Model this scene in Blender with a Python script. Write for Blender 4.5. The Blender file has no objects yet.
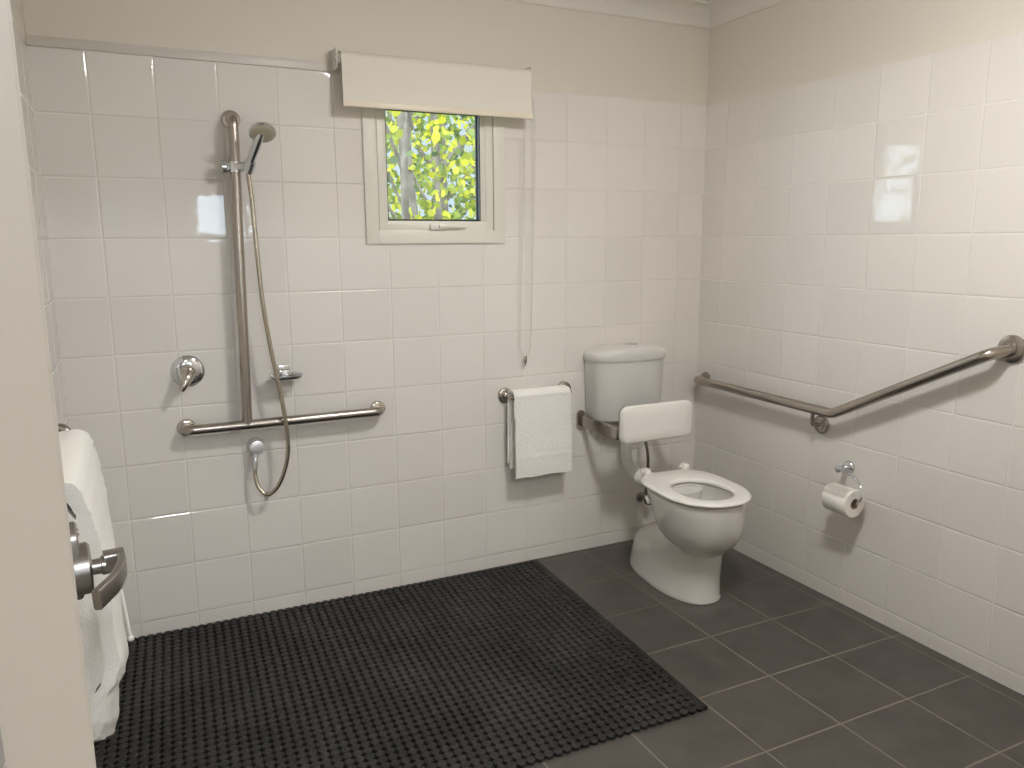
import bpy, bmesh, math, random
from mathutils import Vector, Matrix, noise
PI = math.pi
S = bpy.context.scene
COL = S.collection

# ------------------------------------------------------------ camera
cam_d = bpy.data.cameras.new('camera'); cam = bpy.data.objects.new('camera', cam_d); COL.objects.link(cam)
S.camera = cam
yaw, pitch, roll = 0.4498, -0.1802, -0.0054
fwd = Vector((math.sin(yaw)*math.cos(pitch), math.cos(yaw)*math.cos(pitch), math.sin(pitch)))
rgt = Vector((math.cos(yaw), -math.sin(yaw), 0)); upv = rgt.cross(fwd)
cx = math.cos(roll)*rgt + math.sin(roll)*upv
cy = -math.sin(roll)*rgt + math.cos(roll)*upv
m = Matrix((cx, cy, -fwd)).transposed().to_4x4(); m.translation = (-2.4692, -3.0193, 1.4417)
cam.matrix_world = m
cam_d.sensor_width = 36; cam_d.lens = 781.16*36/1024; cam_d.clip_start = 0.02

# ------------------------------------------------------------ world, sun, exposure
W = bpy.data.worlds.new('sky'); S.world = W; W.use_nodes = True
bg = W.node_tree.nodes['Background']; bg.inputs[0].default_value = (.70, .86, 1, 1)
_n, _l = W.node_tree.nodes, W.node_tree.links
_tc = _n.new('ShaderNodeTexCoord'); _mr = _n.new('ShaderNodeMapRange')
_dp = _n.new('ShaderNodeVectorMath'); _dp.operation = 'DOT_PRODUCT'; _dp.inputs[1].default_value = (-.6, -.8, 0)
_l.new(_tc.outputs['Generated'], _dp.inputs[0]); _l.new(_dp.outputs['Value'], _mr.inputs[0]); _l.new(_mr.outputs[0], bg.inputs[1])
_mr.inputs[1].default_value = -.85; _mr.inputs[2].default_value = .5; _mr.inputs[3].default_value = .9; _mr.inputs[4].default_value = 12.0   # sky brightest around the sun's side
sd = bpy.data.lights.new('sun', 'SUN'); sd.energy = 2.3; sd.angle = .01; sd.color = (1, .95, .82)
sun = bpy.data.objects.new('sun', sd); COL.objects.link(sun)
sun.rotation_euler = Vector((-.62, -.16, .77)).to_track_quat('Z', 'Y').to_euler()
VS = S.view_settings
S.display_settings.display_device = 'sRGB'
VS.view_transform = 'Standard'; VS.look = 'None'; VS.exposure = 0.09; VS.gamma = 1; VS.use_curve_mapping = False
LAMP_E, HALL_E = 102.0, 165.0        # strength of the bathroom lamp's diffuser and of the added hall fill
S.cycles.use_denoising = True
S.cycles.max_bounces = 10; S.cycles.diffuse_bounces = 6; S.cycles.caustics_reflective = False; S.cycles.caustics_refractive = False

# ------------------------------------------------------------ materials
def nodes(name):
    mt = bpy.data.materials.new(name); mt.use_nodes = True
    return mt, mt.node_tree.nodes, mt.node_tree.links, mt.node_tree.nodes['Principled BSDF']

def mat(name, col, rough=.5, metal=0, bump=None, var=None, spec=None, coat=0, trans=0, emit=None):
    """bump=(scale,strength,distance); var=(scale, amount, colour2)"""
    mt, N, L, P = nodes(name)
    P.inputs['Base Color'].default_value = (*col, 1); P.inputs['Roughness'].default_value = rough
    P.inputs['Metallic'].default_value = metal
    if spec is not None: P.inputs['Specular IOR Level'].default_value = spec
    if coat: P.inputs['Coat Weight'].default_value = coat; P.inputs['Coat Roughness'].default_value = .05
    tc = N.new('ShaderNodeTexCoord')
    if var:
        nz = N.new('ShaderNodeTexNoise'); nz.inputs['Scale'].default_value = var[0]; nz.inputs['Detail'].default_value = 5
        L.new(tc.outputs['Object'], nz.inputs['Vector'])
        rp = N.new('ShaderNodeMapRange'); rp.inputs[1].default_value = .35; rp.inputs[2].default_value = .65
        rp.inputs[3].default_value = 0; rp.inputs[4].default_value = var[1]
        L.new(nz.outputs['Fac'], rp.inputs[0])
        mx = N.new('ShaderNodeMix'); mx.data_type = 'RGBA'
        mx.inputs[6].default_value = (*col, 1); mx.inputs[7].default_value = (*var[2], 1)
        L.new(rp.outputs[0], mx.inputs[0]); L.new(mx.outputs[2], P.inputs['Base Color'])
    if bump:
        nz = N.new('ShaderNodeTexNoise'); nz.inputs['Scale'].default_value = bump[0]; nz.inputs['Detail'].default_value = 3
        L.new(tc.outputs['Object'], nz.inputs['Vector'])
        b = N.new('ShaderNodeBump'); b.inputs['Strength'].default_value = bump[1]; b.inputs['Distance'].default_value = bump[2]
        L.new(nz.outputs['Fac'], b.inputs['Height']); L.new(b.outputs[0], P.inputs['Normal'])
    if emit:
        P.inputs['Emission Color'].default_value = (*emit[0], 1); P.inputs['Emission Strength'].default_value = emit[1]
    return mt

def tile_mat(name, au, av, u0, v0, pitch, gw, tile, grout, rough, grout_rough=.8, tilt=.004, var=.03, mottle=None, pillow=.0012, bump_s=1.0):
    """square tiles laid on the plane of axes au, av; joints at u0+k*pitch, v0+k*pitch"""
    mt, N, L, P = nodes(name)
    def M(op, a, b=None, c=None):
        n = N.new('ShaderNodeMath'); n.operation = op
        for i, s in enumerate((a, b, c)):
            if s is None: continue
            if isinstance(s, (int, float)): n.inputs[i].default_value = s
            else: L.new(s, n.inputs[i])
        return n.outputs[0]
    tc = N.new('ShaderNodeTexCoord'); sp = N.new('ShaderNodeSeparateXYZ'); L.new(tc.outputs['Object'], sp.inputs[0])
    su = M('DIVIDE', M('SUBTRACT', sp.outputs[au], u0), pitch); sv = M('DIVIDE', M('SUBTRACT', sp.outputs[av], v0), pitch)
    iu, iv = M('FLOOR', su), M('FLOOR', sv); fu, fv = M('SUBTRACT', su, iu), M('SUBTRACT', sv, iv)
    du = M('MULTIPLY', M('MINIMUM', fu, M('SUBTRACT', 1, fu)), pitch)
    dv = M('MULTIPLY', M('MINIMUM', fv, M('SUBTRACT', 1, fv)), pitch)
    d = M('MINIMUM', du, dv)
    mask = N.new('ShaderNodeMapRange'); mask.interpolation_type = 'SMOOTHSTEP'
    L.new(d, mask.inputs[0]); mask.inputs[1].default_value = gw*.4; mask.inputs[2].default_value = gw*.62
    cb = N.new('ShaderNodeCombineXYZ'); L.new(iu, cb.inputs[0]); L.new(iv, cb.inputs[1])
    wn = N.new('ShaderNodeTexWhiteNoise'); wn.noise_dimensions = '3D'; L.new(cb.outputs[0], wn.inputs['Vector'])
    ws = N.new('ShaderNodeSeparateColor'); L.new(wn.outputs['Color'], ws.inputs[0])
    # colour
    hv = N.new('ShaderNodeMix'); hv.data_type = 'RGBA'; hv.inputs[6].default_value = (*[c*(1-var) for c in tile], 1)
    hv.inputs[7].default_value = (*[c*(1+var) for c in tile], 1); L.new(ws.outputs[2], hv.inputs[0])
    base = hv.outputs[2]
    if mottle:
        nz = N.new('ShaderNodeTexNoise'); nz.inputs['Scale'].default_value = mottle[0]; nz.inputs['Detail'].default_value = 7
        nz.inputs['Roughness'].default_value = .6; L.new(tc.outputs['Object'], nz.inputs['Vector'])
        rp = N.new('ShaderNodeMapRange'); rp.inputs[1].default_value = .35; rp.inputs[2].default_value = .7; L.new(nz.outputs['Fac'], rp.inputs[0])
        mm = N.new('ShaderNodeMix'); mm.data_type = 'RGBA'; L.new(rp.outputs[0], mm.inputs[0]); L.new(base, mm.inputs[6])
        mm.inputs[7].default_value = (*mottle[1], 1); base = mm.outputs[2]
    mx = N.new('ShaderNodeMix'); mx.data_type = 'RGBA'; mx.inputs[6].default_value = (*grout, 1)
    L.new(base, mx.inputs[7]); L.new(mask.outputs[0], mx.inputs[0]); L.new(mx.outputs[2], P.inputs['Base Color'])
    rr = N.new('ShaderNodeMapRange'); L.new(mask.outputs[0], rr.inputs[0]); rr.inputs[3].default_value = grout_rough; rr.inputs[4].default_value = rough
    L.new(rr.outputs[0], P.inputs['Roughness'])
    # relief: cushion edge, slight tilt of each tile, wavy glaze
    ed = N.new('ShaderNodeMapRange'); ed.interpolation_type = 'SMOOTHSTEP'; L.new(d, ed.inputs[0])
    ed.inputs[1].default_value = gw*.3; ed.inputs[2].default_value = gw*.5+.004; ed.inputs[4].default_value = pillow
    tl = M('ADD', M('MULTIPLY', M('MULTIPLY', M('SUBTRACT', ws.outputs[0], .5), fu), tilt*pitch*2),
                  M('MULTIPLY', M('MULTIPLY', M('SUBTRACT', ws.outputs[1], .5), fv), tilt*pitch*2))
    wv = N.new('ShaderNodeTexNoise'); wv.inputs['Scale'].default_value = 11; wv.inputs['Detail'].default_value = 2
    L.new(tc.outputs['Object'], wv.inputs['Vector'])
    h = M('ADD', M('ADD', ed.outputs[0], tl), M('MULTIPLY', wv.outputs['Fac'], .00055))
    b = N.new('ShaderNodeBump'); b.inputs['Strength'].default_value = bump_s; b.inputs['Distance'].default_value = 1
    L.new(h, b.inputs['Height']); L.new(b.outputs[0], P.inputs['Normal'])
    return mt

WT, WG = (.765, .738, .702), (.74, .715, .665)
m_tile_b = tile_mat('white wall tile', 0, 2, -2.544, .0593, .2, .0026, WT, WG, .03)
m_tile_r = tile_mat('white wall tile side', 1, 2, -.1439, .0593, .2, .0026, WT, (.86, .84, .80), .03)
m_tile_l = tile_mat('white wall tile left', 1, 2, -.19, .0593, .2, .0026, WT, WG, .03)
m_floor = tile_mat('dark floor tile', 0, 1, -.0524, -.3324, .297, .005, (.062, .056, .050), (.20, .175, .14), .36, var=.14,
                   mottle=(9, (.088, .079, .071)), pillow=.0006, tilt=.002, bump_s=.6)
m_paint = mat('cream wall paint', (.71, .665, .595), .55, bump=(180, .15, .001))
m_ceil = mat('ceiling paint', (.72, .70, .66), .6)
m_trim = mat('plastic trim', (.62, .59, .55), .35)
m_ceramic = mat('vitreous china', (.72, .71, .685), .09, coat=.4)
m_seat = mat('white seat plastic', (.82, .805, .775), .22)
m_plas = mat('white plastic', (.72, .71, .67), .32)
m_cist = mat('cistern plastic', (.67, .665, .64), .3)
m_steel = mat('satin stainless steel', (.44, .40, .36), .27, 1, bump=(420, .05, .0005))
m_steel2 = mat('polished stainless steel', (.60, .56, .51), .14, 1)
m_steel3 = mat('brushed door furniture steel', (.36, .34, .32), .33, 1)
m_chrome = mat('chrome', (.74, .76, .79), .05, 1)
m_cap_refl = mat('chrome cap with painted reflection', (.86, .88, .92), .38, .7)  # bluish white stands for the bright doorway reflected in the cap
m_hose = mat('shower hose', (.52, .47, .39), .22, 1)
m_face = mat('spray face', (.46, .43, .33), .5)
m_black = mat('black rubber', (.012, .012, .012), .5)
m_mat = mat('black rubber mat', (.0085, .0085, .0083), .5, var=(3.5, .8, (.026, .026, .0245)), bump=(300, .2, .001), spec=.35)
m_towel = mat('white terry cloth', (.86, .85, .82), .95, bump=(330, .7, .0022), spec=.1)
m_frame = mat('window frame aluminium', (.78, .76, .69), .38)
m_blind = mat('blind fabric', (.79, .76, .69), .7)
m_bbar = mat('blind bottom bar', (.82, .75, .62), .35)
m_towel2 = mat('hand towel terry', (.86, .85, .82), .95, bump=(150, .85, .0055), spec=.1)
m_paper = mat('toilet paper', (.86, .84, .80), .9, bump=(200, .3, .001))
m_card = mat('cardboard core', (.42, .33, .23), .9)
m_door = mat('door paint', (.50, .445, .38), .33, bump=(60, .08, .002))
m_bark = mat('bark', (.07, .055, .042), .9, var=(14, .8, (.15, .125, .10)), bump=(30, .6, .01))
m_grass = mat('garden ground', (.10, .13, .05), .9, var=(3, .8, (.2, .16, .1)))
m_brick = mat('outside wall', (.35, .28, .22), .8)
m_lamp = mat('bathroom lamp diffuser', (.8, .8, .8), .4, emit=((1, .976, .943), LAMP_E))
m_hall_fill = mat('hall daylight fill', (.8, .8, .8), .4, emit=((.95, .98, 1), HALL_E))
m_carpet = mat('hall carpet', (.22, .20, .18), .95, bump=(150, .5, .004))

def leaf_mat(name, c1, c2):
    mt, N, L, P = nodes(name)
    oi = N.new('ShaderNodeNewGeometry'); rp = N.new('ShaderNodeMix'); rp.data_type = 'RGBA'
    L.new(oi.outputs['Random Per Island'], rp.inputs[0]); rp.inputs[6].default_value = (*c1, 1); rp.inputs[7].default_value = (*c2, 1)
    L.new(rp.outputs[2], P.inputs['Base Color']); P.inputs['Roughness'].default_value = .5
    tr = N.new('ShaderNodeBsdfTranslucent'); L.new(rp.outputs[2], tr.inputs[0])
    ms = N.new('ShaderNodeMixShader'); ms.inputs[0].default_value = .5
    L.new(P.outputs[0], ms.inputs[1]); L.new(tr.outputs[0], ms.inputs[2]); L.new(ms.outputs[0], N['Material Output'].inputs[0])
    return mt
m_leaf = leaf_mat('yellow green leaf', (.44, .40, .02), (.085, .135, .02))
m_leaf2 = leaf_mat('dull green leaf', (.03, .06, .03), (.22, .26, .03))

mt, N, L, P = nodes('window glass'); m_glass = mt
tr = N.new('ShaderNodeBsdfTransparent'); gl = N.new('ShaderNodeBsdfGlossy'); gl.inputs['Roughness'].default_value = .01
fr = N.new('ShaderNodeFresnel'); ge = N.new('ShaderNodeNewGeometry'); im = N.new('ShaderNodeMapRange'); im.inputs[3].default_value = 1.45; im.inputs[4].default_value = 1/1.45
L.new(ge.outputs['Backfacing'], im.inputs[0]); L.new(im.outputs[0], fr.inputs[0])      # same reflectance at both faces of the pane
ms = N.new('ShaderNodeMixShader')
L.new(fr.outputs[0], ms.inputs[0]); L.new(tr.outputs[0], ms.inputs[1]); L.new(gl.outputs[0], ms.inputs[2])
L.new(ms.outputs[0], N['Material Output'].inputs[0])
mt, N, L, P = nodes('water'); m_water = mt
P.inputs['Base Color'].default_value = (.75, .8, .78, 1); P.inputs['Roughness'].default_value = .02
P.inputs['Transmission Weight'].default_value = .6; P.inputs['IOR'].default_value = 1.33

# ------------------------------------------------------------ mesh helpers
def box(bm, x0, x1, y0, y1, z0, z1, bev=0, seg=2):
    r = bmesh.ops.create_cube(bm, size=1)
    vs = r['verts']
    for v in vs:
        v.co = Vector((x0+(v.co.x+.5)*(x1-x0), y0+(v.co.y+.5)*(y1-y0), z0+(v.co.z+.5)*(z1-z0)))
    if bev:
        es = list({e for v in vs for e in v.link_edges})
        bmesh.ops.bevel(bm, geom=es, offset=bev, segments=seg, affect='EDGES', profile=.5)

def loft(bm, rings, cap0=True, cap1=True, closed=True, loop=False):
    R = [[bm.verts.new(p) for p in r] for r in rings]
    n = len(R[0]); pairs = list(zip(R, R[1:])) + ([(R[-1], R[0])] if loop else [])
    for a, b in pairs:
        for i in range(n if closed else n-1):
            j = (i+1) % n
            bm.faces.new((a[i], a[j], b[j], b[i]))
    if not loop:
        if cap0: bm.faces.new(R[0][::-1])
        if cap1: bm.faces.new(R[-1])

def fillet(pts, rad, n=7):
    P = [Vector(p) for p in pts]; out = [P[0]]
    for i in range(1, len(P)-1):
        a, b, c = P[i-1], P[i], P[i+1]; d1 = (a-b); d2 = (c-b)
        t = min(rad, d1.length*.49, d2.length*.49)
        p, q = b+d1.normalized()*t, b+d2.normalized()*t
        for k in range(n+1):
            s = k/n; out.append((1-s)**2*p + 2*s*(1-s)*b + s*s*q)
    out.append(P[-1]); return out

def crom(pts, n=8, closed=False):
    P = [Vector(p) for p in pts]; out = []; m_ = len(P)
    for i in range(m_ if closed else m_-1):
        g = (lambda k: P[k % m_]) if closed else (lambda k: P[max(0, min(m_-1, k))])
        a, b, c, d = g(i-1), g(i), g(i+1), g(i+2)
        for k in range(n):
            t = k/n
            out.append(.5*((2*b)+(c-a)*t+(2*a-5*b+4*c-d)*t*t+(3*b-a-3*c+d)*t**3))
    if not closed: out.append(P[-1])
    return out

def tube(bm, pts, r, n=16, caps=True, flat=None):
    """r: number or list; flat=(ru, rv) elliptical/rounded-flat section with v along the frame's second axis"""
    P = [Vector(p) for p in pts]; m_ = len(P)
    T = [(P[min(i+1, m_-1)]-P[max(i-1, 0)]).normalized() for i in range(m_)]
    up = Vector((0, 0, 1)) if abs(T[0].z) < .9 else Vector((1, 0, 0))
    u = T[0].cross(up).normalized(); rings = []
    for i in range(m_):
        if flat: u = T[i].cross(Vector((0, 0, 1))).normalized()
        else: u = (u - T[i]*u.dot(T[i])).normalized()
        v = T[i].cross(u); rr = r[i] if isinstance(r, (list, tuple)) else r
        ring = []
        for k in range(n):
            a = 2*PI*k/n; c, s = math.cos(a), math.sin(a)
            if flat:
                e = .35
                c = math.copysign(abs(c)**e, c)*flat[0]; s = math.copysign(abs(s)**e, s)*flat[1]
                ring.append(P[i]+u*c+v*s)
            else: ring.append(P[i]+(u*c+v*s)*rr)
        rings.append(ring)
    loft(bm, rings, caps, caps)

def lathe(bm, prof, o, ax, n=32):
    """prof: (radius, distance along axis); starts and ends closed"""
    o = Vector(o); ax = Vector(ax).normalized()
    u = ax.cross(Vector((0, 0, 1)) if abs(ax.z) < .9 else Vector((1, 0, 0))).normalized(); v = ax.cross(u)
    loft(bm, [[o+ax*h+(u*math.cos(2*PI*k/n)+v*math.sin(2*PI*k/n))*max(r, 1e-4) for k in range(n)] for r, h in prof])

def obj(name, bm, mts, parent=None, smooth=True, ang=38, **kw):
    bmesh.ops.recalc_face_normals(bm, faces=bm.faces[:])
    me = bpy.data.meshes.new(name); bm.to_mesh(me); bm.free()
    for q in (mts if isinstance(mts, (list, tuple)) else [mts]): me.materials.append(q)
    if smooth:
        me.polygons.foreach_set('use_smooth', [True]*len(me.polygons)); me.set_sharp_from_angle(angle=math.radians(ang))
    o = bpy.data.objects.new(name, me); COL.objects.link(o)
    if parent is not None:
        o.parent = parent; o.matrix_parent_inverse = root_m(parent).inverted()
    for k, v_ in kw.items(): o[k] = v_
    return o

def root_m(p):
    mm = Matrix.Translation(p.location)
    return mm
def B(): return bmesh.new()
def thing(name, label, cat, loc, group=None):
    o = bpy.data.objects.new(name, None); COL.objects.link(o); o.location = loc; o.empty_display_size = .05
    o['label'] = label; o['category'] = cat
    if group: o['group'] = group
    return o
def tag(o, label, cat, group=None):
    o['label'] = label; o['category'] = cat
    if group: o['group'] = group
def flange(bm, o, ax, r, t=.006, lip=.004):
    lathe(bm, [(r*.2, 0), (r, 0), (r, t*.5), (r-.002, t+lip*.4), (r*.8, t+lip), (r*.55, t+lip+.001), (r*.2, t+lip+.001)], o, ax)

# ------------------------------------------------------------ room shell
LX, RX, FY, CZ, TZ = -2.705, 0.0, -2.62, 2.475, 2.0593
def plates(name, rects, mts, axis, **kw):
    """rects: boxes (x0,x1,y0,y1,z0,z1,material slot)"""
    bm = B()
    for r in rects:
        n0 = len(bm.faces); box(bm, *r[:6]); bm.faces.ensure_lookup_table()
        for f in bm.faces[n0:]: f.material_index = r[6]
    return obj(name, bm, mts, smooth=False, kind='structure')
hx0, hx1, hz0, hz1 = -1.60, -1.076, 1.47, 2.005
plates('wall_back', [(LX-.1, hx0, 0, .11, 0, TZ, 0), (hx1, RX+.1, 0, .11, 0, TZ, 0), (hx0, hx1, 0, .11, 0, hz0, 0), (hx0, hx1, 0, .11, hz1, TZ, 0),
                     (LX-.1, RX+.1, .0004, .11, TZ, 2.6, 1)], [m_tile_b, m_paint], 'y')
RZ = 2.052
plates('wall_right', [(0, .11, FY-.12, 0, 0, RZ, 0), (.0004, .112, FY-.12, 0, RZ, 2.6, 1)], [m_tile_r, m_paint], 'x')
plates('wall_left', [(LX-.11, LX, FY-.12, 0, 0, TZ, 0), (LX-.112, LX-.0004, FY-.12, 0, TZ, 2.6, 1)], [m_tile_l, m_paint], 'x')
DX0, DX1, DZ = -2.565, -1.66, 2.10
plates('wall_front', [(-4.2, DX0, FY-.12, FY, 0, 2.6, 0), (DX1, .1, FY-.12, FY, 0, 2.6, 0), (DX0, DX1, FY-.12, FY, DZ, 2.6, 0)], [m_paint], 'y')
plates('floor', [(LX-.1, RX+.1, FY-.12, .1, -.08, 0, 0)], [m_floor], 'z')
plates('ceiling', [(LX-.1, RX+.1, FY-.12, .1, CZ, CZ+.1, 0)], [m_ceil], 'z')
# cove cornice along back, right, left
def cove(name, a, b, inw, m_a=1, m_b=1):
    prof = [(-.004, 0), (.006, 0), (.008, .004)] 
    for k in range(9):
        t = PI/2*k/8; prof.append((.074*(1-math.cos(t))+.0085, .008+.068*math.sin(t)))
    prof += [(.084, .078), (.084, .09), (-.004, .09)]
    a, b, inw = Vector(a), Vector(b), Vector(inw); d = (b-a).normalized(); bm = B()
    loft(bm, [[p+inw*x+d*(x*s)+Vector((0, 0, 2.39+z)) for x, z in prof] for p, s in ((a, m_a), (b, -m_b))])
    return obj(name, bm, m_ceil, ang=25, kind='structure')
cove('trim_1', (LX, 0, 0), (RX, 0, 0), (0, -1, 0)); cove('trim_2', (RX, 0, 0), (RX, FY, 0), (-1, 0, 0)); cove('trim_3', (LX, FY, 0), (LX, 0, 0), (1, 0, 0))
bm = B(); box(bm, LX, -1.745, -.006, .003, TZ, 2.091, .0015); obj('trim_4', bm, m_trim, kind='structure')

# ------------------------------------------------------------ back window
w = thing('window_1', '', '', (-1.338, 0, 1.738)); del w['label'], w['category']; w['kind'] = 'structure'
def ring_frame(bm, x0, x1, z0, z1, wd, y0, y1, bev=.002):
    box(bm, x0, x0+wd, y0, y1, z0, z1, bev); box(bm, x1-wd, x1, y0, y1, z0, z1, bev)
    box(bm, x0+wd-.001, x1-wd+.001, y0, y1, z0, z0+wd, bev); box(bm, x0+wd-.001, x1-wd+.001, y0, y1, z1-wd, z1, bev)
bm = B(); ring_frame(bm, -1.637, -1.043, 1.436, 2.036, .052, -.012, .07); obj('window_frame', bm, m_frame, w)
bm = B(); ring_frame(bm, -1.5825, -1.0965, 1.4865, 1.985, .033, -.007, .05); ring_frame(bm, -1.553, -1.144, 1.518, 1.957, .007, -.003, .03, .001)
# right stile of the sash is wider
box(bm, -1.145, -1.128, -.003, .03, 1.518, 1.957, .001)
sash = obj('sash', bm, m_frame, w)
bm = B(); ring_frame(bm, -1.548, -1.149, 1.523, 1.952, .005, -.001, .032, 0); ring_frame(bm, -1.548, -1.149, 1.523, 1.952, .009, .024, .034, 0)
obj('gasket', bm, m_black, sash, label='black glazing rubber')
bm = B(); box(bm, -1.542, -1.150, .026, .030, 1.531, 1.947); obj('glass_pane', bm, m_glass, sash, smooth=False)
bm = B(); box(bm, -1.378, -1.318, -.024, -.004, 1.490, 1.513, .003); box(bm, -1.345, -1.225, -.034, -.022, 1.497, 1.511, .004)
box(bm, -1.33, -1.31, -.03, -.02, 1.494, 1.505, .002)
obj('winder_handle', bm, m_frame, w)

# ------------------------------------------------------------ roller blind
bl = thing('roller_blind', 'pale roller blind rolled up above the small window with chain on its right', 'blind', (-1.347, -.05, 2.0))
for x in (-1.738, -.954):
    bm = B(); box(bm, x-.0015, x+.0015, -.072, -.002, 2.062, 2.134, .0005); box(bm, x-.010, x+.010, -.004, -.001, 2.062, 2.134, .0005)
    lathe(bm, [(.012, -.006), (.012, .006)], (x, -.055, 2.098), (1, 0, 0), 20)
    obj('bracket', bm, m_plas, bl)
bm = B(); lathe(bm, [(.019, 0), (.019, .768)], (-1.732, -.055, 2.098), (1, 0, 0), 24); obj('roller_tube', bm, m_blind, bl)
bm = B(); th = .0012
path = []
for k in range(22):
    a = -PI*.5 + PI*1.35*k/21      # round the roll, over the top, down the front
    path.append((-.055+ .029*math.cos(PI*1.35-(a+PI*.5)-PI*0), 2.092 + .027*math.sin(PI*1.35-(a+PI*.5))))
path = [(-.055+.03*math.cos(t), 2.098+.026*math.sin(t)) for t in [PI*(-.3+1.3*k/20) for k in range(21)]]
path += [(-.0858, 2.05), (-.088, 2.0), (-.091, 1.955), (-.092, 1.942)]
fo = [Vector((0, y, z)) for y, z in path]; fi = []
for i, p in enumerate(fo):
    t = (fo[min(i+1, len(fo)-1)]-fo[max(i-1, 0)]).normalized(); fi.append(p+Vector((0, t.z, -t.y))*-.0018)
sec = fo+fi[::-1]
loft(bm, [[p+Vector((x, 0, 0)) for p in sec] for x in (-1.725, -.960)])
obj('fabric', bm, m_blind, bl, ang=30)
bm = B(); box(bm, -1.727, -.958, -.097, -.088, 1.927, 1.950, .003); obj('bottom_bar', bm, m_bbar, bl, label='cream bottom bar')
bm = B()
ch = [(-.969, -.052, 2.075), (-.971, -.045, 1.9), (-.979, -.036, 1.4), (-.986, -.030, 1.02), (-.984, -.030, .985), (-.975, -.030, .962), (-.961, -.030, .950),
      (-.948, -.030, .962), (-.937, -.030, .985), (-.934, -.030, 1.02), (-.927, -.036, 1.4), (-.921, -.045, 1.9), (-.953, -.052, 2.075)]
tube(bm, crom(ch, 6), .0017, 8)
c_ = obj('pull_chain', bm, m_trim, bl)
bm = B(); box(bm, -.968, -.954, -.036, -.024, .925, .955, .004); tube(bm, [(-.961, -.03, .93), (-.961, -.03, .915)], .0035, 10)
obj('chain_weight', bm, m_steel, c_)

# ------------------------------------------------------------ shower grab rail
RR = .0182
g = thing('shower_grab_rail', 'tall satin steel grab rail with long horizontal bar, in the shower corner', 'grab rail', (-2.12, -.06, .785))
bm = B(); tube(bm, fillet([(-2.107, -.004, 1.870), (-2.108, -.068, 1.868), (-2.1275, -.068, .785)], .045, 10), RR, 20); obj('vertical_bar', bm, m_steel, g)
bm = B(); tube(bm, fillet([(-2.333, -.004, .781), (-2.338, -.068, .783), (-1.622, -.068, .783), (-1.616, -.004, .781)], .04, 10), RR, 20); obj('horizontal_bar', bm, m_steel, g)
for p in ((-2.107, 0, 1.870), (-2.333, 0, .781), (-1.616, 0, .781)):
    bm = B(); flange(bm, p, (0, -1, 0), .032); obj('wall_flange', bm, m_steel2, g)

# ------------------------------------------------------------ hand shower
h = thing('hand_shower', 'chrome hand shower with long looping hose, clipped on the tall shower rail', 'shower', (-2.09, -.08, 1.70))
bm = B(); tube(bm, [(-2.111, -.068, 1.684), (-2.1115, -.068, 1.720)], .0245, 24)
lathe(bm, [(.004, -.032), (.015, -.032), (.018, -.028), (.018, 0)], (-2.114, -.068, 1.702), (1, 0, 0), 20)
tube(bm, [(-2.105, -.08, 1.703), (-2.074, -.108, 1.703)], .0155, 18)
lathe(bm, [(.012, -.024), (.0185, -.02), (.020, .02), (.013, .022)], (-2.069, -.113, 1.702), (.25, -.45, .85), 20)
sl = obj('slider_clamp', bm, m_chrome, h)
bm = B(); lathe(bm, [(.003, 0), (.019, 0), (.0235, .004), (.0235, .018), (.014, .020)], (-2.137, -.068, 1.702), (-1, 0, 0), 20); obj('tightening_knob', bm, m_chrome, sl)
bm = B(); hp = [(-2.071, -.108, 1.688), (-2.066, -.125, 1.716), (-2.053, -.157, 1.755), (-2.043, -.183, 1.786), (-2.037, -.196, 1.806)]
tube(bm, crom(hp, 6), [.0125+.0035*min(1, i/12) for i in range(25)], 16)
hn = Vector((-.05, -.60, -.80)).normalized(); hc = Vector((-2.033, -.205, 1.806))
lathe(bm, [(.012, -.024), (.026, -.02), (.042, -.008), (.0445, 0), (.0445, .004), (.042, .006)], hc, hn, 36)
hd = obj('handset', bm, m_chrome, h)
bm = B(); lathe(bm, [(.01, .0058), (.0385, .0058), (.0385, .0072), (.036, .008), (.01, .008)], hc, hn, 32)
u_ = hn.cross(Vector((1, 0, 0))).normalized(); v2 = hn.cross(u_)
for rr_, c0 in ((.012, 8), (.022, 14), (.031, 20)):
    for k in range(c0):
        a = 2*PI*k/c0; lathe(bm, [(.0012, .008), (.0012, .0095)], hc+(u_*math.cos(a)+v2*math.sin(a))*rr_, hn, 6)
obj('spray_face', bm, m_face, hd, label='olive grey spray face')
bm = B()
hz = [(-2.073, -.105, 1.68), (-2.071, -.106, 1.64), (-2.067, -.107, 1.59), (-2.061, -.108, 1.418), (-2.053, -.109, 1.242), (-2.036, -.11, 1.078), (-2.016, -.111, .941), (-2.001, -.112, .827), (-1.993, -.110, .719),
      (-2.001, -.105, .635), (-2.031, -.097, .552), (-2.070, -.085, .512), (-2.099, -.070, .533), (-2.110, -.058, .575), (-2.109, -.052, .612)]
tube(bm, crom(hz, 8), .0078, 14); obj('hose', bm, m_hose, h)
bm = B(); lathe(bm, [(.01, 0), (.030, 0), (.031, .006), (.027, .012), (.027, .03), (.0268, .044), (.024, .048), (.004, .0495)], (-2.097, -.0, .688), (0, -1, 0), 32)
tube(bm, [(-2.1, -.034, .675), (-2.108, -.050, .625), (-2.109, -.051, .607)], [.011, .0105, .010], 16)
wo = obj('wall_outlet', bm, m_chrome, h)
bm = B(); lathe(bm, [(.004, .0485), (.0255, .0485), (.0255, .051), (.022, .053), (.004, .0535)], (-2.097, 0, .688), (0, -1, 0), 32)
obj('outlet_cap', bm, m_cap_refl, wo, label='satin round cap with pale reflection painted in')

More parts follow.
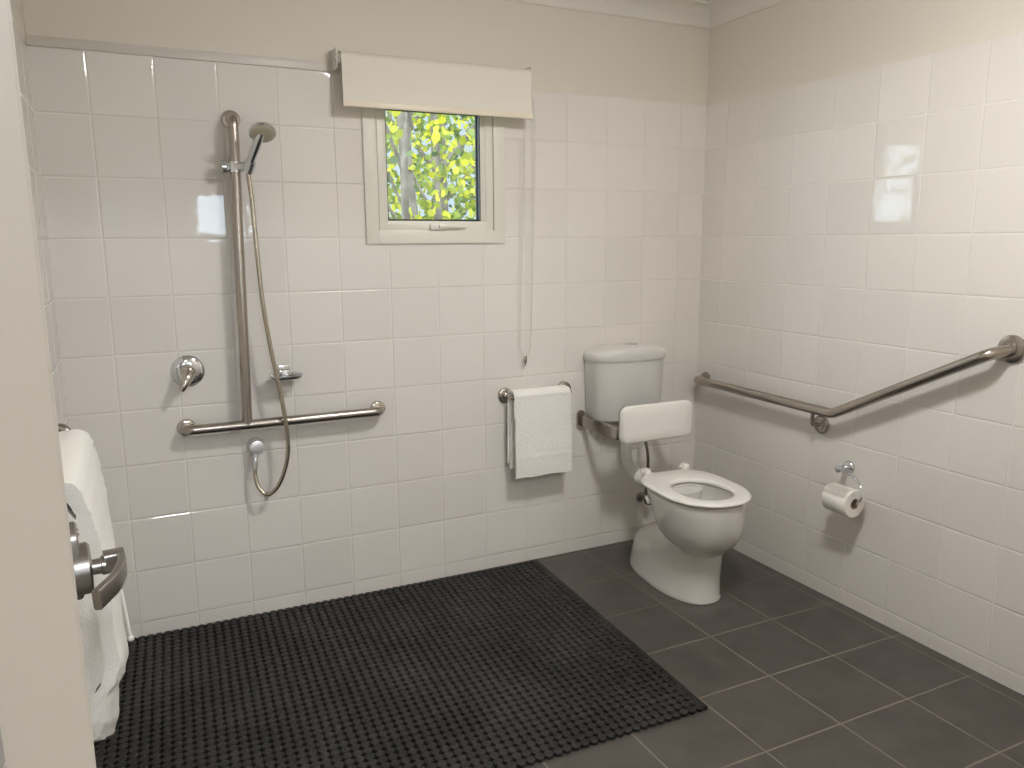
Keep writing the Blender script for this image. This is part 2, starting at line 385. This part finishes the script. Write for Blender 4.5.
# ------------------------------------------------------------ mixer
mx_ = thing('shower_mixer', 'round chrome shower mixer with lever pointing down, left of the tall rail', 'tap', (-2.314, -.02, .99))
bm = B(); lathe(bm, [(.01, 0), (.0575, 0), (.0575, .003), (.053, .008), (.038, .012), (.024, .014), (.01, .014)], (-2.313, 0, .988), (0, -1, 0), 48)
obj('wall_plate', bm, m_chrome, mx_)
bm = B(); lathe(bm, [(.028, .012), (.0275, .045), (.025, .058), (.017, .067), (.003, .070)], (-2.313, 0, .988), (0, -1, 0), 32)
tube(bm, crom([(-2.314, -.055, .990), (-2.321, -.074, .972), (-2.332, -.085, .952), (-2.343, -.090, .932)], 5), [.0255-.0165*(i/15)**.9 for i in range(16)], 18)
obj('lever', bm, m_steel2, mx_)

# ------------------------------------------------------------ soap dish
sp_ = thing('soap_dish', 'small chrome oval soap dish beside the shower hose', 'soap dish', (-1.98, -.04, .96))
bm = B(); box(bm, -2.000, -1.956, -.022, 0, .956, .990, .003); box(bm, -1.992, -1.964, -.034, -.018, .952, .962, .003); obj('wall_mount', bm, m_chrome, sp_)
bm = B(); rings = []
for sx, z in ((.80, .946), (.92, .947), (1.0, .955), (1.0, .959), (.95, .959), (.88, .952), (.3, .951)):
    rings.append([Vector((-1.979+.063*sx*math.cos(t), -.070+.050*sx*math.sin(t), z)) for t in [2*PI*k/40 for k in range(40)]])
loft(bm, rings); obj('dish', bm, m_chrome, sp_)

# ------------------------------------------------------------ towel rail on back wall, hand towel
tr_ = thing('towel_rail', 'short satin steel towel rail holding the small hand towel', 'towel rail', (-.9, -.04, .785))
bm = B(); tube(bm, fillet([(-1.046, -.004, .783), (-1.046, -.082, .785), (-.764, -.082, .787), (-.757, -.004, .787)], .022, 8), .0115, 16); obj('rail_bar', bm, m_steel, tr_)
for x, z in ((-1.046, .783), (-.753, .787)):
    bm = B(); flange(bm, (x, 0, z), (0, -1, 0), .035, .008, .005); lathe(bm, [(.017, .01), (.016, .03), (.013, .032)], (x, 0, z), (0, -1, 0), 20); obj('wall_flange', bm, m_steel, tr_)

def drape(bm, a0, a1, na, prof, wob, T):
    """closed profile (p, z) swept along the bar from a0 to a1; T maps (a, p, z) to the room"""
    rings = []
    for i in range(na+1):
        a = a0+(a1-a0)*i/na
        rings.append([T(a+0, p, z, i/na, wob) for p, z in prof])
    loft(bm, rings)
def sheet(pc, zc, r, t, zf, zb, flare=0, n=14, m_=10):
    """cross-section of a cloth hung over a bar: outer line down the front (p negative), back up inside"""
    out = []; 
    for k in range(m_): s = k/m_; out.append((pc-r-t-flare*(1-s), zf+(zc-zf)*s))
    for k in range(n+1): a = PI-PI*k/n; out.append((pc+(r+t)*math.cos(a), zc+(r+t)*math.sin(a)))
    for k in range(1, m_+1): s = k/m_; out.append((pc+r+t, zc+(zb-zc)*s))
    for k in range(m_): s = k/m_; out.append((pc+r, zb+(zc-zb)*s))
    for k in range(n+1): a = PI*k/n; out.append((pc+r*math.cos(a), zc+r*math.sin(a)))
    for k in range(1, m_+1): s = k/m_; out.append((pc-r-flare*s, zc+(zf-zc)*s))
    return out
tw = B()
def T1(a, p, z, f, wob):
    q = Vector((a*9, p*8, z*7)); n_ = noise.noise(q)
    dz = max(0, .76-z); edge = (2*f-1)
    y = p + n_*.004*min(1, dz*8)
    g_ = .0022*math.exp(-((z-.543)/.0035)**2) if p < -.1 and f > .33 else 0     # woven band
    g_ += -.0018*math.exp(-((z-.526)/.008)**2) if p < -.1 else 0
    x = a + edge*.004*dz*6*.5 + .003*noise.noise(Vector((z*9, 3, f*2))) + .002*dz
    return Vector((x, y+g_, z + .003*noise.noise(Vector((a*14, 1, 5)))*(1 if z < .5 else 0)))
drape(tw, -1.049, -.780, 26, sheet(-.082, .785, .0185, .011, .440, .470, .010, m_=44), 0, T1)
drape(tw, -1.038, -.784, 26, sheet(-.082, .785, .0118, .0065, .452, .485, .010), 0, T1)
drape(tw, -1.055, -.792, 26, sheet(-.080, .785, .030, .006, .700, .492, 0), 0, lambda a, p, z, f, w_: T1(a, max(p, -.1115) if z < .79 else p, z, f, w_))
ht = obj('hand_towel', tw, m_towel2, ang=70)
tag(ht, 'small white hand towel folded over the short rail on the back wall', 'towel')

# ------------------------------------------------------------ toilet
TA = -.075; TO = Vector((-.468, -.388, 0))
def tl(u, v, z):     # u forward from the hinge line, v to the right
    f_ = Vector((math.sin(TA), -math.cos(TA), 0)); s_ = Vector((math.cos(TA), math.sin(TA), 0))
    return TO+f_*u+s_*v+Vector((0, 0, z))
def egg(ub, uf, hw, um, z, pf=2.1, pb=2.6, tap=0, n=56, v0=0):
    out = []
    for k in range(n):
        t = 2*PI*k/n; c, s = math.cos(t), math.sin(t)
        if c >= 0: e = 2/pf; u = um+(uf-um)*abs(c)**e; v = hw*math.copysign(abs(s)**e, s)
        else: e = 2/pb; u = um-(um-ub)*abs(c)**e; v = hw*math.copysign(abs(s)**e, s)*(1-tap*abs(c)**1.5)
        out.append(tl(u, v+v0, z))
    return out
t_ = thing('toilet', 'white toilet with open seat and plastic cistern standing by the corner', 'toilet', (TO.x, TO.y-.1, 0))
bm = B()
outer = [(.195, .358, .088, .27, .212, .014), (.105, .372, .110, .26, .233, .013), (.092, .397, .130, .255, .252, .011), (.075, .418, .147, .25, .28, .009), (.055, .432, .157, .25, .315, .007), (.03, .441, .163, .25, .36, .004),
         (.005, .445, .167, .25, .40, .001), (-.006, .447, .169, .25, .43, 0), (-.004, .445, .167, .25, .440, 0), (.004, .440, .162, .25, .4435, 0)]
rings = [egg(a, b, c, d, z, 2.2, 3.2, .24, v0=e) for a, b, c, d, z, e in outer]
inner = [(.117, .408, .120, .265, .4435), (.119, .405, .116, .265, .438), (.110, .398, .120, .265, .42), (.118, .392, .116, .26, .38), (.14, .365, .098, .255, .32), (.17, .335, .07, .255, .275), (.19, .31, .05, .25, .24)]
rings += [egg(a, b, c, d, z, 2.1, 2.2, 0) for a, b, c, d, z in inner]
loft(bm, rings)
ped = [(-.220, .330, .127, .08, 0), (-.222, .332, .129, .08, .006), (-.218, .328, .126, .08, .02), (-.204, .328, .121, .09, .08), (-.184, .334, .117, .10, .14), (-.140, .339, .114, .12, .18), (-.075, .343, .111, .15, .215), (-.01, .346, .107, .18, .245), (.08, .345, .095, .22, .29)]
loft(bm, [egg(a, b, c, d, z, 2.3, 2.7, .12, v0=.016) for a, b, c, d, z in ped])
# rear neck that carries the inlet
loft(bm, [egg(a, b, c, d, z, 2.4, 3, .1, 40) for a, b, c, d, z in ((.06, .2, .06, .12, .22), (.02, .2, .062, .12, .28), (.0, .2, .068, .12, .34), (-.008, .2, .085, .12, .43))])
lathe(bm, [(.034, 0), (.036, .004), (.036, .05), (.03, .052)], tl(-.042, 0, .395), tl(1, 0, 0)-tl(0, 0, 0), 28)
tube(bm, [tl(.105, -.155, .405), tl(.15, -.172, .398)], .009, 12)
obj('pan', bm, m_ceramic, t_, ang=32)
bm = B(); loft(bm, [egg(.148, .350, .088, .255, .305), egg(.148, .350, .088, .255, .3055)]); obj('water', bm, m_water, t_)
bm = B(); oz = [(.002, .452, .170, .4505, 1.), (-.006, .462, .177, .454, 1), (-.008, .464, .179, .459, 1), (-.004, .461, .176, .465, 1), (.006, .452, .168, .4675, 1)]
rings = [egg(a, b, c, .255, z, 2.2, 5.5, .31) for a, b, c, z, _ in oz]
rings += [egg(a, b, c, .275, z, 2.1, 2.2, 0) for a, b, c, z in ((.116, .412, .119, .4675), (.124, .404, .112, .465), (.127, .401, .109, .459), (.125, .403, .111, .4505))]
loft(bm, rings, loop=True)
st = obj('seat', bm, m_seat, t_, ang=50)
for v_ in (-.090, .104):
    bm = B(); a = tl(-.012, v_, 0); box(bm, a.x-.014, a.x+.014, a.y-.02, a.y+.014, .444, .487, .005)
    tube(bm, [(a.x-.022, a.y+.004, .472), (a.x+.022, a.y+.004, .472)], .009, 14); obj('hinge', bm, m_seat, st)
# cistern
def plan(hw, yf, ys, z, n=44, r=.03, cx_=-.462):
    """flat back, strongly bowed front: yf depth at centre, ys depth at the sides"""
    out = [Vector((cx_-hw, -.012, z))]
    for k in range(n+1):
        s = -1+2*k/n; x = hw*math.sin(s*PI/2); y = ys+(yf-ys)*math.sqrt(max(0, 1-abs(x/hw)**2.6))
        out.append(Vector((cx_+x, -y, z)))
    out.append(Vector((cx_+hw, -.012, z))); return out
bm = B()
loft(bm, [plan(.166, .145, .06, .640), plan(.176, .156, .066, .646), plan(.180, .160, .07, .68), plan(.185, .164, .074, .80), plan(.188, .167, .077, .918)])
ci = obj('cistern', bm, m_cist, t_, ang=40)
bm = B()
def lidplan(hw, yf, ys, z, dome):
    r = plan(hw, yf, ys, z)
    for p in r: p.z += dome*(1-((p.x+.459)/.2)**2)
    return r
loft(bm, [lidplan(.184, .163, .075, .914, 0), lidplan(.192, .172, .082, .916, 0), lidplan(.194, .174, .084, .921, 0), lidplan(.194, .174, .084, .942, .012), lidplan(.190, .169, .080, .948, .020), lidplan(.172, .150, .07, .952, .027), lidplan(.10, .11, .06, .955, .028)])
li = obj('cistern_lid', bm, m_cist, ci, ang=40)
bm = B(); lathe(bm, [(.002, 0), (.030, 0), (.030, .008), (.026, .011), (.002, .011)], (-.448, -.085, .976), (0, 0, 1), 28); obj('flush_button', bm, m_chrome, li)
bm = B(); pp = fillet([(-.470, -.092, .645), (-.470, -.092, .412), (-.474, -.22, .397), (-.462, -.365, .396)], .075, 10)
tube(bm, pp, .0255, 24)
lathe(bm, [(.026, 0), (.036, .001), (.036, .022), (.027, .024)], (-.470, -.092, .642), (0, 0, -1), 24)
fp = obj('flush_pipe', bm, m_plas, t_)
bm = B(); prof = [(.027, 0)]
for k in range(4): prof += [(.033, .006+k*.022), (.0375, .010+k*.022), (.0375, .018+k*.022), (.033, .022+k*.022)]
prof += [(.039, .1), (.041, .104), (.041, .13), (.03, .132)]
lathe(bm, prof, (-.474, -.205, .397), Vector((.06, -1, 0)), 28); obj('coupling', bm, m_seat, fp, ang=22, label='ribbed white connector')

# ------------------------------------------------------------ stop valve and supply hose
v_ = thing('stop_valve', 'small dark water valve on the wall behind the toilet pan', 'valve', (-.318, -.03, .215))
bm = B(); flange(bm, (-.318, 0, .212), (0, -1, 0), .024, .003, .003); tube(bm, [(-.318, -.003, .212), (-.318, -.062, .212)], .011, 16); tube(bm, [(-.318, -.045, .212), (-.318, -.045, .25)], .0085, 14)
obj('valve_body', bm, m_steel3, v_)
bm = B(); lathe(bm, [(.004, 0), (.019, .0), (.021, .006), (.017, .02), (.006, .022)], (-.318, -.058, .212), (0, -1, 0), 12); obj('valve_knob', bm, m_black, v_)
bm = B(); tube(bm, crom([(-.318, -.045, .245), (-.322, -.055, .30), (-.340, -.085, .38), (-.372, -.125, .47), (-.39, -.12, .56), (-.392, -.10, .645)], 8), .0075, 12); obj('supply_hose', bm, m_steel3, v_, label='dark braided hose')

# ------------------------------------------------------------ backrest
b_ = thing('backrest', 'white padded backrest on a bent steel bar in front of the cistern', 'backrest', (-.50, -.2, .64))
bm = B()
bp = fillet([(-.662, -.004, .634), (-.658, -.308, .634), (-.58, -.322, .642), (-.41, -.322, .642), (-.322, -.308, .634), (-.323, -.004, .634)], .03, 8)
tube(bm, bp, 1, 20, flat=(.0085, .0275)); obj('support_bar', bm, m_steel, b_)
for x in (-.664, -.323):
    bm = B(); rings = []
    for s_, y in ((.9, 0), (1, -.001), (1, -.006), (.93, -.010), (.5, -.0105)):
        rings.append([Vector((x+.021*s_*math.copysign(abs(math.cos(a))**.8, math.cos(a)), y, .634+(.024 if math.sin(a) > 0 else -.024)+.023*s_*math.sin(a))) for a in [2*PI*k/32+.001 for k in range(32)]])
    loft(bm, rings); obj('wall_plate', bm, m_steel, b_)
bm = B()
def rrect(cx_, cz, hw, hh, r, y, n=8):
    out = []
    for sx, sz, a0 in ((1, 1, 0), (-1, 1, PI/2), (-1, -1, PI), (1, -1, 1.5*PI)):
        for k in range(n+1):
            a = a0+PI/2*k/n; out.append(Vector((cx_+sx*(hw-r)+r*math.cos(a), y, cz+sz*(hh-r)+r*math.sin(a))))
    return out
PX, PZ = -.4925, .680
loft(bm, [rrect(PX, PZ, .178, .075, .03, -.333), rrect(PX, PZ, .183, .080, .033, -.337), rrect(PX, PZ, .185, .082, .034, -.348), rrect(PX, PZ, .182, .079, .032, -.360), rrect(PX, PZ, .174, .071, .027, -.366), rrect(PX, PZ, .12, .04, .02, -.369)])
for v in bm.verts: v.co.z += (-(v.co.y+.35))*.12
obj('pad', bm, m_seat, b_, ang=50, label='white upholstered pad')
bm = B(); loft(bm, [rrect(PX, PZ, .180, .077, .03, -.329), rrect(PX, PZ, .181, .078, .03, -.3345)]); obj('backing_plate', bm, m_black, b_)

# ------------------------------------------------------------ right wall grab rail
g2 = thing('toilet_grab_rail', 'satin steel grab rail with angled rising end on the wall beside the toilet', 'grab rail', (-.04, -.8, .785))
bm = B(); tube(bm, fillet([(-.004, -.070, .782), (-.066, -.076, .785), (-.066, -.896, .779), (-.066, -1.478, 1.082), (-.004, -1.513, 1.102)], .022, 8), .0195, 20); obj('rail_bar', bm, m_steel, g2)
for p, fr_ in (((0, -.070, .782), .035), ((0, -1.516, 1.102), .045), ((0, -.79, .708), .038)):
    bm = B(); flange(bm, p, (-1, 0, 0), fr_, .007, .005); lathe(bm, [(.022, .01), (.021, .016), (.017, .018)], p, (-1, 0, 0), 24); obj('wall_flange', bm, m_steel, g2)
bm = B(); tube(bm, fillet([(-.01, -.79, .708), (-.056, -.79, .710), (-.066, -.80, .775)], .022, 8), .0085, 14); obj('support_post', bm, m_steel, g2)

# ------------------------------------------------------------ paper holder and roll
ph = thing('paper_holder', 'chrome toilet roll holder with curved wire arm, on the wall below the angled rail', 'toilet roll holder', (-.03, -.94, .568))
bm = B(); flange(bm, (0, -.938, .567), (-1, 0, 0), .026, .008, .004); lathe(bm, [(.011, .01), (.010, .05), (.013, .054), (.013, .064), (.004, .066)], (0, -.938, .567), (-1, 0, 0), 20); obj('post', bm, m_chrome, ph)
bm = B(); tube(bm, crom([(-.050, -.940, .560), (-.052, -.965, .561), (-.060, -1.012, .556), (-.070, -1.052, .532), (-.078, -1.068, .500), (-.08, -1.058, .474), (-.08, -1.03, .468), (-.08, -.97, .470), (-.08, -.91, .470)], 8), .0042, 12); obj('wire_arm', bm, m_chrome, ph)
rl = thing('toilet_roll', 'white toilet paper roll hanging on the chrome wire holder', 'toilet paper', (-.08, -.986, .459))
bm = B(); ring = []
rc = Vector((-.08, -.986, .459))
for r_, y in ((.021, -.056), (.0515, -.056), (.054, -.053), (.054, .053), (.0515, .056), (.021, .056)):
    ring.append([rc+Vector((r_*math.cos(a), y, r_*math.sin(a))) for a in [2*PI*k/48 for k in range(48)]])
loft(bm, ring, loop=True)
# loose end of the sheet folded over the top, a little short of the near edge
n0 = []
for k in range(12):
    a = math.radians(150-95*k/11); r_ = .0545+.003*math.sin(k*.5)
    n0.append([rc+Vector((r_*math.cos(a), y, r_*math.sin(a))) for y in (-.048, .055)])
vs = [[bm.verts.new(p) for p in r] for r in n0]; fs = [bm.faces.new((a[0], a[1], b[1], b[0])) for a, b in zip(vs, vs[1:])]
bmesh.ops.solidify(bm, geom=fs, thickness=.0008)
obj('paper', bm, m_paper, rl, ang=50)
bm = B(); loft(bm, [[rc+Vector((r_*math.cos(a), y, r_*math.sin(a))) for a in [2*PI*k/32 for k in range(32)]] for r_, y in ((.0195, -.055), (.0215, -.055), (.0215, .055), (.0195, .055))], loop=True); obj('core', bm, m_card, rl)

# ------------------------------------------------------------ left towel rail and bath towel
lr = thing('wall_towel_rail', 'steel towel rail on the left wall holding the long bath towel', 'towel rail', (-2.67, -1.1, .985))
bm = B(); tube(bm, fillet([(LX+.004, -.850, .996), (-2.643, -.850, .996), (-2.643, -.866, .958), (-2.643, -1.60, .958), (LX+.004, -1.60, .958)], .022, 8), .0125, 16); obj('rail_bar', bm, m_steel, lr)
for y, z in ((-.850, .996), (-1.60, .958)):
    bm = B(); flange(bm, (LX, y, z), (1, 0, 0), .024); obj('wall_flange', bm, m_steel, lr)
OUT = [(0, -2.606), (.08, -2.590), (.18, -2.584), (.24, -2.565), (.31, -2.554), (.44, -2.560), (.66, -2.560), (.82, -2.569), (.95, -2.578), (1, -2.586)]
def outx(s_):
    s_ = max(0, min(1, s_))
    for (a0, b0), (a1, b1) in zip(OUT, OUT[1:]):
        if s_ <= a1:
            t = (s_-a0)/(a1-a0); t = t*t*(3-2*t); return b0+(b1-b0)*t
    return OUT[-1][1]
def T2(a, p, z, f, wob):
    """a: y along the rail; p: distance outwards from the rail; z: nominal height 0 (hem) .. 1 (rail), above 1 over the rail"""
    out = p > 0; zb = .176+(-.9-a)*.607 if (out or wob) else .30+(-.9-a)*.55
    ztop = .952
    if z > 1: zz = ztop+(z-1)
    else: zz = zb+(ztop-zb)*z
    n_ = noise.noise(Vector((a*6, p*5, zz*4+2)))
    fold = math.sin(a*24+zz*3)*min(1, max(0, 1-z)*4)
    if wob:      # the inner folds: fill from the rail out to the front layer, drawn to a point at the hem
        w_ = min(1, max(0, z)/.28); w_ = w_*w_*(3-2*w_); xi = -2.604+(-2.655+2.604)*w_; xo = outx(min(z, 1))-.0235
        x = (xo if p > 0 else min(xi, xo-.004)) + .004*fold
        if z > .9: x = x+(-2.643-x)*min(1, (z-.9)/.1)*.6
        return Vector((x+n_*.003, a, min(zb+.008+(ztop-zb)*z, .962)))
    if out: x = outx(z if z <= 1 else 1)+(p-.044)*.75 + .006*fold
    else: x = -2.643 + p + .006*math.sin(a*22+1)*min(1, max(0, 1-z)*3)
    rib = .0014*math.sin(zz*2*PI/.021+a*4)*(zz > .80)
    return Vector((max(x+rib*(1 if out else 0), LX+.004)+n_*.003, a+.010*math.sin(zz*9), zz+.004*math.sin(a*30)*(1-min(1, z*4))))
def sheet2(r, t, n=14, m_=60):
    out = []
    for k in range(m_): out.append((r+t, k/m_))
    for k in range(n+1): a = PI*k/n; out.append(((r+t)*math.cos(a), 1+(r+t)*math.sin(a)))
    for k in range(m_-1, -1, -1): out.append((-r-t, k/m_))
    for k in range(m_): out.append((-r-t*.06, k/m_))
    for k in range(n+1): a = PI*k/n; out.append((-r*math.cos(a), 1+r*math.sin(a)))
    for k in range(m_-1, -1, -1): out.append((r+t*.06, k/m_))
    return out
bt = B()
drape(bt, -.885, -1.37, 50, sheet2(.007, .037), 0, T2)
drape(bt, -.905, -1.362, 44, [(1, k/40) for k in range(41)]+[(-1, k/40) for k in range(40, -1, -1)], 1, T2)
hem = crom([(-2.562, -.895, .60), (-2.557, -.893, .55), (-2.551, -.892, .48), (-2.547, -.891, .436)], 6)
tube(bt, hem, .004, 10); lathe(bt, [(.002, 0), (.0065, .003), (.0085, .009), (.006, .015), (.001, .017)], (-2.547, -.891, .440), (0, 0, -1), 12)
lt = obj('bath_towel', bt, m_towel, ang=70)
tag(lt, 'long white bath towel hanging on the left wall behind the door handle', 'towel')

# ------------------------------------------------------------ rubber mat
bm = B()
p_, r_h, H = .0293, .0082, .0135
nx, ny = 60, 43
c0 = Vector((-.905, -.030, 0))        # back right corner
ex = Vector((-1, .0145, 0)).normalized(); ey = Vector((-.043, -1, 0)).normalized()
def mp(a, b, z): q_ = c0+ex*a+ey*b; return Vector((max(q_.x, LX+.002), min(q_.y, -.002), z))
RD = p_/2
for i in range(nx):
    for j in range(ny):           # one round stud per cell; neighbours touch and leave four-pointed holes
        ca, cb = .012+RD+i*p_, RD+j*p_; rings = []
        for rr_, z in ((RD+.0002, .003), (RD+.0002, H-.0022), (RD-.0010, H-.0006), (RD-.0028, H)):
            rings.append([mp(ca+rr_*math.cos(2*PI*(k+.5)/14), cb+rr_*math.sin(2*PI*(k+.5)/14), z) for k in range(14)])
        loft(bm, rings, cap0=False)
# black sheet added as shade in the holes; plain strip along the right side
W_, D_ = .012+nx*p_, ny*p_
def slab(a0, a1, b0, b1, z0, z1):
    loft(bm, [[mp(a0, b0, z), mp(a1, b0, z), mp(a1, b1, z), mp(a0, b1, z)] for z in (z0, z1)])
slab(.004, W_-RD*.8, RD*.8, D_-RD*.8, 0, .003)
slab(0, .0155, .004, D_-.004, 0, H-.002)
mt_o = obj('rubber_mat', bm, m_mat, ang=35)
tag(mt_o, 'large black rubber shower mat with rows of small holes', 'mat')

# ------------------------------------------------------------ entrance door leaf with handle
A, Bp = Vector((-2.5062, -2.60, 0)), Vector((-2.588, -1.862, 0)); dd = (Bp-A).normalized(); dn = Vector((dd.y, -dd.x, 0))   # dn: out of the handle face
door = thing('door_1', '', '', (A.x, A.y, 0)); del door['label'], door['category']; door['kind'] = 'structure'
bm = B(); th = .038; q4 = [A, Bp, Bp-dn*th, A-dn*th]
loft(bm, [[p+Vector((0, 0, z)) for p in q4] for z in (.012, 2.05)])
bmesh.ops.bevel(bm, geom=bm.edges[:], offset=.0015, segments=2, affect='EDGES'); obj('door_leaf', bm, m_door, door)
hd_ = Bp-dd*.075
def dp(s, o, z): return hd_+dd*s+dn*o+Vector((0, 0, z))          # s along the leaf (+ towards latch edge), o out of the face
bm = B(); rings = []
for s_, o_ in ((.95, 0), (1, .001), (1, .020), (.9, .0225)):
    rings.append([dp(.024*s_*math.cos(a), o_, 1.046+math.copysign(.027, math.sin(a))+.024*s_*math.sin(a)) for a in [2*PI*k/32+.001 for k in range(32)]])
loft(bm, rings); lathe(bm, [(.01, .01), (.033, .01), (.033, .031), (.030, .034), (.01, .034)], dp(0, 0, 1.034), dn, 36)
lathe(bm, [(.002, .0), (.0045, .0), (.0045, .0245), (.002, .0245)], dp(0, 0, 1.083), dn, 14)
hr = obj('handle_rose', bm, m_steel3, door)
bm = B(); lathe(bm, [(.010, .03), (.010, .045), (.0125, .046), (.0125, .05), (.010, .05)], dp(0, 0, 1.033), dn, 24)
tube(bm, [dp(.002, .049, 1.036), dp(.002, .073, 1.036)], 1, 24, flat=(.012, .0135))
lv = fillet([dp(.010, .068, 1.036), dp(-.024, .069, 1.036), dp(-.066, .056, 1.033), dp(-.102, .032, 1.030)], .014, 6)
tube(bm, lv, 1, 20, flat=(.0052, .0130))
obj('lever', bm, m_steel3, hr)
# latch edge plate and hinges on the far edge
bm = B(); c2 = A-dn*(th+.004)
for z in (.25, 1.05, 1.85): tube(bm, [(c2.x, c2.y-.002, z-.05), (c2.x, c2.y-.002, z+.05)], .006, 12)
obj('hinge', bm, m_steel3, door)

# ------------------------------------------------------------ ceiling lamp
def lamp(name, c, mtl, label):
    r = thing(name, label, 'lamp', c)
    bm = B(); lathe(bm, [(.02, 0), (.175, 0), (.178, .012), (.172, .03), (.165, .032)], c, (0, 0, -1), 48); obj('base', bm, m_plas, r)
    bm = B(); lathe(bm, [(.165, .026), (.160, .045), (.14, .066), (.10, .084), (.05, .093), (.001, .095)], c, (0, 0, -1), 48); obj('diffuser', bm, mtl, r)
lamp('ceiling_lamp', (-1.20, -1.78, CZ), m_lamp, 'round white ceiling lamp over the middle of the bathroom')

# ------------------------------------------------------------ hall behind the camera (outside the doorway)
HY = -6.0
plates('floor_hall', [(-4.2, .1, HY-.1, FY-.12, -.08, 0, 0)], [m_carpet], 'z')
plates('ceiling_hall', [(-4.2, .1, HY-.1, FY-.12, CZ, CZ+.1, 0)], [m_ceil], 'z')
plates('wall_hall_left', [(-4.2, -4.1, HY, FY-.12, 0, CZ, 0)], [m_paint], 'x')
plates('wall_hall_right', [(0, .1, HY, FY-.12, 0, CZ, 0)], [m_paint], 'x')
wz0, wz1 = 1.49, 1.91
plates('wall_hall_back', [(-4.2, -2.70, HY-.1, HY, 0, CZ, 0), (-2.54, -1.86, HY-.1, HY, 0, CZ, 0), (-1.25, .1, HY-.1, HY, 0, CZ, 0),
                          (-2.70, -2.54, HY-.1, HY, 0, wz0, 0), (-2.70, -2.54, HY-.1, HY, wz1, CZ, 0), (-1.86, -1.25, HY-.1, HY, 0, wz0, 0), (-1.86, -1.25, HY-.1, HY, wz1, CZ, 0)], [m_paint], 'y')
for i, (x0, x1) in enumerate(((-2.70, -2.54), (-1.86, -1.25))):
    bm = B(); ring_frame(bm, x0, x1, wz0, wz1, .02, HY-.06, HY-.02); wf = obj('window_%d' % (i+2), bm, m_frame, kind='structure')
    bm = B(); box(bm, x0+.02, x1-.02, HY-.042, HY-.038, wz0+.02, wz1-.02); obj('glass_pane', bm, m_glass, wf, smooth=False)
lamp('hall_fill', (-2.3, -4.3, CZ), m_hall_fill, 'added round fill light standing in for daylight, in the hall outside the door')  # unseen fill, added in place of the cool daylight through the doorway

# ------------------------------------------------------------ garden behind the window
plates('floor_garden', [(-14, 10, .11, 14, -.6, -.5, 0)], [m_grass], 'z')
random.seed(5)
def tree(x, y, hgt, lean, r0, mleaf, nl, spread, label, forks=3, zlo=.4, zhi=3.6):
    t = thing('tree', label, 'tree', (x, y, -.5), 'trees outside the small window')
    bm = B(); pts = [Vector((x+lean*k/6*hgt+.05*random.uniform(-1, 1), y+.04*random.uniform(-1, 1), -.5+k/6*(hgt+.5))) for k in range(7)]
    tube(bm, crom(pts, 4), [r0*(1-.55*i/24) for i in range(25)], 10)
    for f_ in range(forks):
        k = random.uniform(.3, .75); b0 = pts[0].lerp(pts[-1], k); dx = random.choice((-1, 1))*random.uniform(.3, .9)
        q = [b0, b0+Vector((dx*.4, random.uniform(-.2, .2), .35)), b0+Vector((dx, random.uniform(-.4, .3), .9+random.random()*.5))]
        tube(bm, crom(q, 5), [r0*.4*(1-.6*i/10) for i in range(11)], 8)
    obj('trunk', bm, m_bark, t)
    bm = B()
    for _ in range(nl):
        c = Vector((x+random.gauss(0, spread), y+random.gauss(.15, .45), random.uniform(zlo, zhi)))
        if c.y < .5: c.y = .5+random.random()*.5
        s = random.uniform(.016, .036)*(1.5 if nl > 5000 else 1); n_ = Vector((random.gauss(0, 1), random.gauss(0, 1), random.gauss(.3, .8))).normalized()
        u = n_.cross(Vector((random.gauss(0, 1), random.gauss(0, 1), random.gauss(0, 1)))).normalized(); v = n_.cross(u)
        P8 = [(-1, 0), (-.45, .62), (.15, .72), (.65, .4), (1.15, 0), (.65, -.4), (.15, -.72), (-.45, -.62)]
        bm.faces.new([bm.verts.new(c+u*a*s+v*b*s+n_*(.12*s*abs(b)*2)) for a, b in P8])
    obj('foliage', bm, mleaf, t, smooth=False)
tree(-1.06, 1.30, 4.2, .03, .026, m_leaf2, 260, .6, 'slim grey trunked tree at the left of the window pane', 3)
tree(-.90, 1.62, 4.4, -.015, .034, m_leaf, 1000, .7, 'grey trunked tree just left of the middle of the window pane', 4)
tree(-.66, 1.95, 4.5, -.04, .032, m_leaf, 2200, .8, 'leaning grey tree at the middle of the window pane', 5)
tree(-.28, 2.5, 4.6, -.05, .036, m_leaf, 3000, .9, 'yellow leaved tree at the right of the window pane', 5)
tree(-.05, 3.5, 5, .02, .06, m_leaf2, 5200, 1.1, 'duller green tree standing furthest back behind the window', 5, .6, 4.2)
tree(-2.6, 1.8, 4.2, .03, .05, m_leaf, 800, .8, 'leafy tree outside to the left of the window')
tree(-4.1, 2.9, 4.6, -.03, .06, m_leaf, 1300, 1.0, 'leafy tree outside far to the left of the window')
tree(-5.8, 3.9, 5, .02, .07, m_leaf2, 1200, 1.2, 'leafy tree outside furthest to the left of the window')
